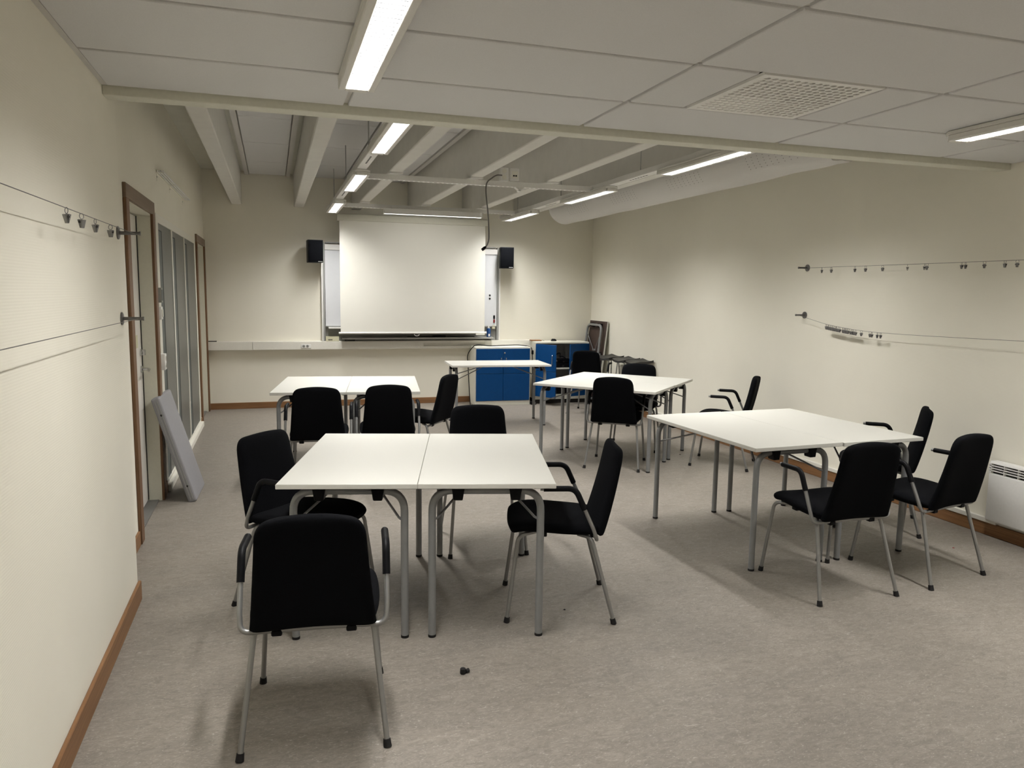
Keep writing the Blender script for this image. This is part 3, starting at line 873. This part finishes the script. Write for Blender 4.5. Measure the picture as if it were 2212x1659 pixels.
# ------------------------------------------------------------------ tables
TW, TL = 0.608, 1.178
def make_table(folded=False):
    t = empty('folding_table', (0, 0, 0))
    tp = MB().box(-TW / 2, TW / 2, -TL / 2, TL / 2, 0.707, 0.729).build('tabletop', 'laminate', t, bevel=0.0015)
    eb = MB()
    e = 0.0006
    eb.box(-TW / 2 - e, TW / 2 + e, -TL / 2 - e, -TL / 2 + 0.001, 0.7085, 0.7265).box(-TW / 2 - e, TW / 2 + e, TL / 2 - 0.001, TL / 2 + e, 0.7085, 0.7265)
    eb.box(-TW / 2 - e, -TW / 2 + 0.001, -TL / 2, TL / 2, 0.7085, 0.7265).box(TW / 2 - 0.001, TW / 2 + e, -TL / 2, TL / 2, 0.7085, 0.7265)
    eb.build('edge_band', 'edge', tp)
    bx('underside', 'underside', tp, -TW / 2 + 0.002, TW / 2 - 0.002, -TL / 2 + 0.002, TL / 2 - 0.002, 0.7062, 0.7072)
    for s in (-1, 1):
        y = s * (TL / 2 - 0.062)
        lx = 0.244
        if folded:
            # frame folded flat under the top
            def P(x, z):
                return (x, y - s * (0.684 - z) * 0.985, 0.684 - (0.684 - z) * 0.01)
        else:
            def P(x, z):
                return (x, y, z)
        if folded and s > 0:
            def P(x, z):
                return (x, y - s * (0.684 - z) * 0.985, 0.653 - (0.684 - z) * 0.0)
        path = fillet([P(-lx, 0.010), P(-lx, 0.684), P(lx, 0.684), P(lx, 0.010)], 0.095, 8)
        f = MB().tube(path, 0.0172, 14).build('leg_frame', 'table_steel', t)
        for q in (-1, 1):
            MB().tube([P(q * lx, 0.0), P(q * lx, 0.012)], 0.018, 14).build('foot_cap', 'rubber', f)
        for q in (-1, 1):
            x = q * 0.128
            MB().prism([(x - 0.030, 0.707), (x + 0.030, 0.707), (x + 0.020, 0.644), (x - 0.020, 0.644)], 'y', y - 0.026, y + 0.026).build('clip', 'black_plastic', t, bevel=0.003)
            a = P(q * (lx - 0.014), 0.553)
            b = (q * 0.03, y - s * 0.36, 0.691)
            MB().tube(fillet([a, (a[0] - q * 0.012, a[1] - s * 0.012, a[2] + 0.004), b], 0.01, 3), 0.0055, 8).build('stay', 'table_steel', t)
        bx('stay_catch', 'table_steel', t, -0.05, 0.05, y - s * 0.36 - 0.012, y - s * 0.36 + 0.012, 0.684, 0.7065, bevel=0.002)
    return t

tables = [
    ((0.4299, 3.8143), -14.0, 'white folding table behind the chair standing back to the viewpoint', 'front pair of tables'),
    ((1.0231, 3.6677), -14.0, 'white folding table with the chair facing sideways at its long edge, of the front pair', 'front pair of tables'),
    ((0.3405, 6.8955), -8.0, 'white folding table near the glazed partition, outer one of the far pair', 'far pair of tables by the partition'),
    ((0.9455, 6.8105), -8.0, 'white folding table of the far pair, with a chair at its end', 'far pair of tables by the partition'),
    ((2.5440, 8.5770), 85.5, 'single white folding table in front of the closed blue cupboard', None),
    ((2.9338, 6.3658), 44.5, 'white folding table set askew, with a chair back against its near edge', 'askew pair of tables'),
    ((3.3742, 6.7892), 44.5, 'white folding table set askew, the one nearer the black stools', 'askew pair of tables'),
    ((2.8031, 4.0682), 2.5, 'white folding table of the pair nearest the heater, on the open floor side', 'pair of tables by the heater wall'),
    ((3.4139, 4.0848), 2.5, 'white folding table of the pair nearest the heater, on the wall side', 'pair of tables by the heater wall'),
]
proto_table = make_table()
for i, ((x, y), a, lab, grp) in enumerate(tables):
    t = proto_table if i == 0 else copy_tree(proto_table)
    t.location = (x, y, 0)
    t.rotation_euler = (0, 0, R(a))
    tag(t, lab, 'table', grp)

# folded spare table leaning in the corner: underside faces the room
ft = make_table(True)
ft.name = 'folded_table'
tag(ft, 'folded table leaning on the wall with brown underside showing', 'table')
# local z (underside = -z) -> room -x ; local y (length) -> up ; local x (width) -> along the wall
lean = R(6.5)
top_dir = Vector((math.sin(lean), 0, math.cos(lean)))      # along the table length, upwards to the wall
nrm_dir = Vector((math.cos(lean), 0, -math.sin(lean)))     # through the table, white side to the wall
wid_dir = top_dir.cross(nrm_dir)
mm = Matrix((wid_dir, top_dir, nrm_dir)).transposed().to_4x4()
foot = Vector((XR - 0.012 - 1.19 * math.sin(lean), 10.0, 0.003))
mm.translation = foot + top_dir * (TL / 2) - nrm_dir * 0.729
ft.matrix_world = mm

# ------------------------------------------------------------------ chairs
def cushion(center, width, thick, nu=20, nv=22, dish=0.0, power=9.0, crown=0.0):
    """padded shell: center(v)->(s,z), width(v)->half width, v in 0..1; cross-section rounded; dish pushes the sides forward"""
    front, back = [], []
    vs, fs = [], []
    us = [math.copysign(1 - (1 - abs(q)) ** 1.9, q) for q in [-1 + 2 * i / nu for i in range(nu + 1)]]
    vv = [0.5 + 0.5 * math.copysign(1 - (1 - abs(q)) ** 2.2, q) for q in [-1 + 2 * j / nv for j in range(nv + 1)]]
    for side in (1, -1):
        for j, v in enumerate(vv):
            s, z = center(v)
            s2, z2 = center(min(1, v + 0.01)); s1, z1 = center(max(0, v - 0.01))
            tx, tz = s2 - s1, z2 - z1
            ln = math.hypot(tx, tz) or 1
            nx, nz_ = -tz / ln, tx / ln           # normal (up for the seat / forward for the back)
            w_ = width(v)
            edge_v = max(0.0, 1 - abs(2 * v - 1) ** 15) ** 0.5
            for i, u in enumerate(us):
                t = thick(v) / 2 * max(0.0, 1 - abs(u) ** power) ** 0.5 * edge_v
                off = side * t + dish * u * u
                cr = crown * (1 - u * u) * max(0.0, (v - 0.5) * 2) ** 4
                vs.append((w_ * u, s + nx * off + tx / ln * cr, z + nz_ * off + tz / ln * cr))
    n1 = (nu + 1) * (nv + 1)
    for j in range(nv):
        for i in range(nu):
            a = j * (nu + 1) + i
            q = (a, a + 1, a + nu + 2, a + nu + 1)
            fs.append(q)
            fs.append(tuple(n1 + k for k in q[::-1]))
    return vs, fs

def make_cushion(name, mat, parent, *a, **k):
    vs, fs = cushion(*a, **k)
    me = bpy.data.meshes.new(name)
    me.from_pydata(vs, [], fs)
    bm = bmesh.new(); bm.from_mesh(me)
    bmesh.ops.remove_doubles(bm, verts=bm.verts, dist=0.0004)
    bmesh.ops.recalc_face_normals(bm, faces=bm.faces)
    for f in bm.faces: f.smooth = True
    bm.to_mesh(me); bm.free()
    me.materials.append(M[mat])
    o = bpy.data.objects.new(name, me)
    COL.objects.link(o)
    o.parent = parent
    return o

def lerp_curve(pts):
    def fn(v):
        v = min(1, max(0, v)) * (len(pts) - 1)
        i = min(int(v), len(pts) - 2)
        t = v - i
        P = lambda k: pts[min(max(k, 0), len(pts) - 1)]
        out = []
        for d in range(2):
            a, b, c, e = P(i - 1)[d], P(i)[d], P(i + 1)[d], P(i + 2)[d]
            out.append(0.5 * (2 * b + (c - a) * t + (2 * a - 5 * b + 4 * c - e) * t * t + (-a + 3 * b - 3 * c + e) * t ** 3))
        return out
    return fn

def make_chair():
    c = empty('armchair', (0, 0, 0))
    # backrest (from the seat joint to the top), local +y is the sitting direction
    bc = lerp_curve([(-0.172, 0.424), (-0.196, 0.50), (-0.222, 0.60), (-0.246, 0.71), (-0.268, 0.833)])
    def bw(v):
        w_ = 0.213 - 0.040 * v
        if v > 0.85:
            t = (v - 0.85) / 0.15
            w_ *= 1 - 0.34 * (1 - math.sqrt(max(0.0, 1 - t * t)))
        if v < 0.05:
            w_ *= 0.94 + 0.06 * (v / 0.05)
        return w_
    make_cushion('backrest', 'fabric', c, bc, bw, lambda v: 0.056 - 0.006 * v, nv=34, dish=0.018, crown=0.007)
    sc_ = lerp_curve([(-0.185, 0.437), (-0.12, 0.440), (-0.02, 0.446), (0.10, 0.455), (0.18, 0.452), (0.236, 0.430)])
    def sw(v):
        w_ = 0.205 + 0.020 * math.sin(math.pi * min(1, v * 1.15))
        if v > 0.80:
            t = (v - 0.80) / 0.20
            w_ *= 1 - 0.30 * (1 - math.sqrt(max(0.0, 1 - t * t)))
        return w_
    make_cushion('seat', 'fabric', c, sc_, sw, lambda v: 0.050 + 0.012 * math.sin(math.pi * v), nv=30, dish=0.006, crown=0.012)
    # arm frame: one bent tube from arm to arm under the seat
    al = 0.248
    half = [(-al, 0.102, 0.660), (-al, -0.062, 0.662), (-al, -0.150, 0.470), (-al + 0.005, -0.172, 0.408), (0, -0.168, 0.410)]
    pts = half + [(-x, y, z) for x, y, z in half[-2::-1]]
    pth = fillet(pts, [0.055, 0.05, 0.05, 0.3, 0.05, 0.05, 0.055], 7)
    MB().tube(pth, 0.0095, 12).build('arm_frame', 'chair_steel', c)
    for s in (-1, 1):
        pad = fillet([(s * al, 0.086, 0.660), (s * al, -0.062, 0.662), (s * al, -0.108, 0.562)], 0.055, 7)
        MB().tube(pad, 0.0138, 12).build('armrest', 'black_plastic', c)
    for s in (-1, 1):
        fp = fillet([(s * 0.150, 0.11, 0.424), (s * 0.200, 0.200, 0.418), (s * 0.230, 0.250, 0.012)], 0.045, 7)
        l = MB().tube(fp, 0.0098, 12).build('leg', 'chair_steel', c)
        MB().tube([(s * 0.2303, 0.2512, 0.0), (s * 0.2288, 0.2480, 0.026)], [0.0145, 0.0125], 12).build('foot_cap', 'rubber', l)
        rp = fillet([(s * 0.150, -0.09, 0.412), (s * 0.200, -0.150, 0.410), (s * 0.243, -0.260, 0.012)], 0.045, 7)
        l = MB().tube(rp, 0.0098, 12).build('leg', 'chair_steel', c)
        MB().tube([(s * 0.2437, -0.2618, 0.0), (s * 0.2410, -0.2550, 0.026)], [0.0145, 0.0125], 12).build('foot_cap', 'rubber', l)
        MB().box(s * 0.125 - 0.018, s * 0.125 + 0.018, -0.182, -0.152, 0.390, 0.413).build('frame_clip', 'black_plastic', c, bevel=0.004)
        MB().box(s * 0.150 - 0.014, s * 0.150 + 0.014, 0.06, 0.10, 0.400, 0.425).build('frame_clip', 'black_plastic', c, bevel=0.004)
    return c

chairs = [
    (0.130, 2.722, 83.7, 'black armchair standing back to the viewpoint, closest of all'),
    (0.140, 3.814, -43.0, 'black armchair turned askew at the front tables, on the door side'),
    (1.335, 3.414, 163.8, 'black armchair facing sideways at the front tables, on the open floor side'),
    (1.224, 4.397, -97.1, 'black armchair tucked behind the front tables, only its back top showing'),
    (0.332, 6.042, 83.0, 'black armchair at the far pair of tables, closer to the glazed partition'),
    (0.874, 6.083, 84.0, 'black armchair at the far pair of tables, beside the chair next to the partition'),
    (1.250, 6.600, 143.0, 'black chair without arms at the end of the far pair of tables'),
    (2.997, 6.199, 55.3, 'black armchair back to the viewpoint at the askew tables'),
    (3.530, 6.880, -122.0, 'black armchair behind the askew tables, its low back showing below the stools'),
    (3.990, 9.080, 52.0, 'black armchair in front of the open blue cupboard'),
    (3.981, 5.978, 138.0, 'black armchair alone by the wall between two table groups'),
    (2.867, 3.266, 89.7, 'black armchair pushed up to the tables by the heater, back to the viewpoint'),
    (3.545, 3.318, 101.0, 'black armchair next to the white wall heater'),
    (3.975, 4.085, 139.0, 'black armchair between the wall and the tables by the heater'),
]
proto = make_chair()
for i, (x, y, a, lab) in enumerate(chairs):
    c = proto if i == 0 else copy_tree(proto)
    c.location = (x, y, 0)
    c.rotation_euler = (0, 0, R(a - 90))
    tag(c, lab, 'chair', 'black armchairs around the tables')
    if 'without arms' in lab:
        c.name = 'side_chair'
        for ch in list(c.children):
            if ch.name.startswith('armrest') or ch.name.startswith('arm_frame'):
                bpy.data.objects.remove(ch)
        MB().tube([(-0.205, -0.168, 0.404), (0.205, -0.168, 0.404)], 0.0095, 12).build('seat_bar', 'chair_steel', c)

# ------------------------------------------------------------------ stools in the corner
def make_stool():
    s = empty('bar_stool', (0, 0, 0))
    n, mseg = 14, 10
    def top(u, v):
        return 0.736 - 0.020 * math.cos(v * math.pi / 2) + 0.020 * max(0.0, u - 0.25) ** 1.3 * 1.3 - 0.016 * max(0.0, -u - 0.5)
    vs, fs = [], []
    for side in (0, 1):
        for j in range(mseg + 1):
            v = -1 + 2 * j / mseg
            ww = 0.135 * (1 - 0.12 * abs(v) ** 6)
            for i in range(n + 1):
                u = -1 + 2 * i / n
                vs.append((ww * u, -0.150 * v, top(u, v) - side * (0.026 + 0.004 * (1 - u * u))))
    row = n + 1
    N1 = row * (mseg + 1)
    for j in range(mseg):
        for i in range(n):
            a = j * row + i
            fs += [(a, a + 1, a + row + 1, a + row), tuple(N1 + k for k in (a + row, a + row + 1, a + 1, a))]
    ring = [i for i in range(row)] + [j * row + n for j in range(1, mseg + 1)] + [mseg * row + i for i in range(n - 1, -1, -1)] + [j * row for j in range(mseg - 1, 0, -1)]
    for k in range(len(ring)):
        a, b = ring[k], ring[(k + 1) % len(ring)]
        fs.append((a, b, N1 + b, N1 + a))
    MB().add(vs, fs).build('seat', 'stool', s, angle=45)
    for sx in (-1, 1):
        for sy in (-1, 1):
            l = MB().tube([(sx * 0.075, sy * 0.085, 0.694), (sx * 0.118, sy * 0.145, 0.012)], 0.0075, 10).build('leg', 'chrome', s)
            MB().lathe([(0.012, 0), (0.012, 0.014)], 12, (sx * 0.1185, sy * 0.1455, 0)).build('foot_cap', 'rubber', l)
    q = 0.118
    qx = 0.108
    MB().tube(fillet([(-0.02, -q, 0.24), (qx, -q, 0.24), (qx, q, 0.24), (-qx, q, 0.24), (-qx, -q, 0.24), (0.0, -q, 0.24)], 0.03, 4), 0.007, 8).build('foot_ring', 'chrome', s)
    bx('seat_plate', 'chrome', s, -0.085, 0.085, -0.095, 0.095, 0.684, 0.691)
    return s
st = make_stool()
for i, (x, y, a, lab) in enumerate([
        (4.31, 9.18, 8, 'dark moulded stool seat nearest the leaning folded table'),
        (4.365, 8.815, 4, 'dark moulded stool in the middle of the row by the wall'),
        (4.385, 8.48, 0, 'dark moulded stool furthest from the leaning folded table')]):
    s = st if i == 0 else copy_tree(st)
    s.location = (x, y, 0)
    s.rotation_euler = (0, 0, R(a))
    tag(s, lab, 'stool', 'stools by the wall')

# ------------------------------------------------------------------ leaning grey padded slab
sl = empty('padded_slab', (-0.555, 6.08, 0.0), R(-2), 'grey padded slab leaning on the wall by the glazed partition', 'slab')
ang = math.atan2(0.232, 0.79)
rot = Matrix.Rotation(-ang, 4, 'Y')
TH, LN, HW = 0.062, 0.818, 0.245
def lean_pts(prof_pts):
    return [tuple(rot @ Vector(p)) for p in prof_pts]
mb = MB().box(-TH, 0.0, -HW, HW, 0.006, LN, rot)
mb.build('pad', 'pad', sl, bevel=0.016, bseg=4)
seam = MB()
for xo in (-TH * 0.36, -TH * 0.64):
    ring = [(xo, -HW - 0.0005, 0.03), (xo, -HW - 0.0005, LN - 0.025)]
    seam.tube(lean_pts(ring), 0.0022, 6)
seam.build('seam', 'greyboard', sl)
for zz in (LN * 0.84, LN * 0.165):
    q = rot @ Vector((-TH * 0.5 + 0.004, -HW, zz))
    MB().lathe([(0.008, -0.002), (0.008, 0.002)], 12, tuple(q), 'y').build('bolt_hole', 'dark', sl)
for yy in (-HW + 0.05, HW - 0.05):
    MB().box(-TH * 0.8, -TH * 0.2, yy - 0.02, yy + 0.02, 0.0, 0.010, rot).build('rubber_foot', 'rubber', sl, bevel=0.002)
q = rot @ Vector((-TH * 0.5, -0.05, LN))
MB().lathe([(0.009, -0.002), (0.009, 0.006)], 12, tuple(q)).build('top_knob', 'rubber', sl)

# ------------------------------------------------------------------ wall heater
h = empty('wall_heater', (XR, 3.10, 0.115), 0, 'white electric panel heater with slotted top on the wall', 'heater')
HY = 0.535
MB().prism([(-0.018, 0.0), (-0.072, 0.0), (-0.080, 0.012), (-0.080, 0.318), (-0.076, 0.322), (-0.030, 0.322), (-0.030, 0.400), (-0.018, 0.400)], 'y', -HY, HY).build('body', 'white_metal', h, bevel=0.002)
bx('grille_back', 'dark', h, -0.055, -0.052, -HY + 0.01, HY - 0.01, 0.322, 0.388)
MB().prism([(-0.080, 0.385), (-0.074, 0.402), (-0.018, 0.402), (-0.018, 0.385)], 'y', -HY, HY).build('top_rail', 'white_metal', h, bevel=0.002)
for k in range(3):
    z = 0.337 + k * 0.0165
    MB().box(-0.080, -0.058, -HY, HY, z, z + 0.0055).build('grille_slat', 'white_metal', h)
for k in range(12):
    y = -HY + 0.006 + k * (2 * HY - 0.012) / 11
    wdt = 0.014 if k in (0, 11) else 0.003
    MB().box(-0.080, -0.058, y - wdt / 2, y + wdt / 2, 0.320, 0.388).build('grille_rib', 'white_metal', h)
bx('wall_fixing', 'white_metal', h, -0.018, 0.0, -0.4, 0.4, 0.05, 0.35)

# ------------------------------------------------------------------ picture wires and clips
def bracket(name, x_wall, sgn, y, z, label, cat='bracket'):
    b = empty(name, (x_wall, y, z), 0, label, cat, 'picture wire brackets')
    MB().lathe([(0.030, 0), (0.030, sgn * 0.006), (0.024, sgn * 0.009)], 20, (0, 0, 0), 'x').build('rose', 'bracket', b)
    MB().tube([(sgn * 0.006, 0, 0), (sgn * 0.095, 0, 0.0)], [0.0085, 0.0075], 12).build('arm', 'bracket', b)
    MB().lathe([(0.0095, 0), (0.0095, sgn * 0.006)], 12, (sgn * 0.092, 0, 0), 'x').build('arm_tip', 'bracket', b)
    return b
bracket('wire_bracket', XL, 1, 3.93, 1.815, 'upper chrome wire bracket beside the oak door casing')
bracket('wire_bracket', XL, 1, 3.925, 1.418, 'lower chrome wire bracket beside the oak door casing')
bracket('wire_bracket', XR, -1, 5.62, 1.818, 'upper chrome wire bracket on the heater wall')
bracket('wire_bracket', XR, -1, 5.62, 1.402, 'lower chrome wire bracket on the heater wall')
def wire(pts, label):
    o = MB().tube(pts, 0.0014, 6).build('picture_wire', 'cable')
    return tag(o, label, 'wire', 'picture wires')
WXL, WXR = -0.605, 4.455
wire([(WXL, 3.93, 1.812), (WXL, 2.0, 1.804), (WXL, YB + 0.05, 1.805)], 'taut upper picture wire on the wall beside the door')
wire([(WXL, 3.925, 1.418), (WXL, 2.0, 1.416), (WXL, YB + 0.05, 1.416)], 'taut lower picture wire on the wall beside the door')
wire([(WXR, 5.62, 1.815), (WXR, 4.3, 1.811), (WXR, 2.0, 1.811), (WXR, YB + 0.05, 1.812)], 'taut upper picture wire on the heater wall')
lowpts = [(5.62, 1.402), (5.40, 1.362), (5.25, 1.337), (5.09, 1.320), (4.91, 1.306), (4.70, 1.298), (4.4, 1.297), (4.0, 1.301), (3.48, 1.309), (2.5, 1.33), (1.0, 1.37), (YB + 0.05, 1.41)]
wire(smooth_path([(WXR, y, z) for y, z in lowpts], 4), 'sagging lower picture wire on the heater wall')
def low_z(y):
    for (a, za), (b, zb) in zip(lowpts, lowpts[1:]):
        if b <= y <= a:
            return za + (zb - za) * (a - y) / (a - b)
    return 1.3
def make_clip():
    c = empty('picture_clip', (0, 0, 0))
    MB().tube([(0, 0.0085 * math.cos(a), -0.008 + 0.0085 * math.sin(a)) for a in [2 * math.pi * k / 14 for k in range(14)]], 0.0011, 6, closed=True).build('ring', 'clipsteel', c)
    for s in (-1, 1):
        MB().add([(s * 0.002, -0.010, -0.018), (s * 0.002, 0.010, -0.018), (s * 0.009, 0.008, -0.019), (s * 0.009, -0.008, -0.019),
                  (s * 0.0005, -0.006, -0.044), (s * 0.0005, 0.006, -0.044), (s * 0.003, 0.006, -0.044), (s * 0.003, -0.006, -0.044)],
                 [(0, 1, 2, 3), (4, 7, 6, 5), (0, 4, 5, 1), (1, 5, 6, 2), (2, 6, 7, 3), (3, 7, 4, 0)]).build('jaw', 'clipsteel', c)
    MB().tube([(0, -0.011, -0.026), (0, 0.011, -0.026)], 0.0035, 8).build('spring', 'dark', c)
    return c
clip0 = make_clip()
clip_first = [True]
def clip(x, y, z, rz, label, group, scale=1.0):
    c = clip0 if clip_first[0] else copy_tree(clip0)
    clip_first[0] = False
    c.location = (x, y, z)
    c.rotation_euler = (0, 0, rz)
    c.scale = (scale,) * 3
    tag(c, label, 'clip', group)
ords = ['first', 'second', 'third', 'fourth', 'fifth', 'sixth', 'seventh', 'eighth', 'ninth', 'tenth', 'eleventh', 'twelfth', 'thirteenth']
for k, y in enumerate((3.36, 3.09, 2.885, 2.69)):
    clip(WXL, y, 1.808, R((60, 35, -30, 40)[k]), '%s metal clip counted from the bracket on the wire beside the door' % ords[k], 'clips on the wire beside the door', 1.08)
for k, y in enumerate((5.347, 5.233, 4.964, 4.850, 4.676, 4.438, 4.287, 4.265, 3.980, 3.950, 3.808, 3.662, 3.579)):
    clip(WXR, y, 1.811, R(rnd.uniform(-50, 50)), '%s metal clip from the bracket along the upper wire of the heater wall' % ords[k], 'clips on the upper wire of the heater wall')
bunch = [5.25 - 0.0148 * k for k in range(12)] + [5.055 - 0.0125 * k for k in range(6)] + [4.965, 4.945, 4.925, 4.907]
for y in bunch:
    clip(WXR, y, low_z(y), R(rnd.uniform(-35, 35)), 'dark metal clip bunched with others near the bracket on the sagging wire', 'bunched clips on the sagging wire')
for k, y in enumerate((4.847, 4.755, 4.735, 4.681, 4.647)):
    clip(WXR, y, low_z(y), R(rnd.uniform(-35, 35)), '%s metal clip hanging apart beyond the bunch on the sagging wire' % ords[k], 'loose clips on the sagging wire')

# ------------------------------------------------------------------ litter on the floor
o = empty('rubber_foot', (0.713, 2.848, 0), R(20), 'dark rubber chair foot lying on the floor before the front tables', 'foot cap')
MB().lathe([(0.0, 0.0), (0.011, 0.0), (0.0125, 0.006), (0.0115, 0.022), (0.0, 0.022)], 14).build('cap', 'rubber', o)
MB().lathe([(0.008, -0.004), (0.009, 0.010)], 12, (0.016, -0.004, 0.009), 'x').build('stub', 'rubber', o)
o = MB().lathe([(0.006, 0), (0.005, 0.003), (0.002, 0.004)], 8, (1.35, 3.32, 0)).build('crumb', 'rubber'); tag(o, 'tiny dark crumb on the floor beside the sideways chair', 'crumb')
o = MB().lathe([(0.008, 0), (0.006, 0.003), (0.002, 0.004)], 7, (4.07, 3.52, 0)).build('crumb', 'red'); tag(o, 'tiny reddish crumb on the floor under the heater side chair', 'crumb')
o = MB().lathe([(0.009, 0), (0.007, 0.003), (0.002, 0.004)], 7, (3.80, 6.42, 0)).build('crumb', 'rubber'); tag(o, 'tiny dark crumb on the floor near the askew tables', 'crumb')
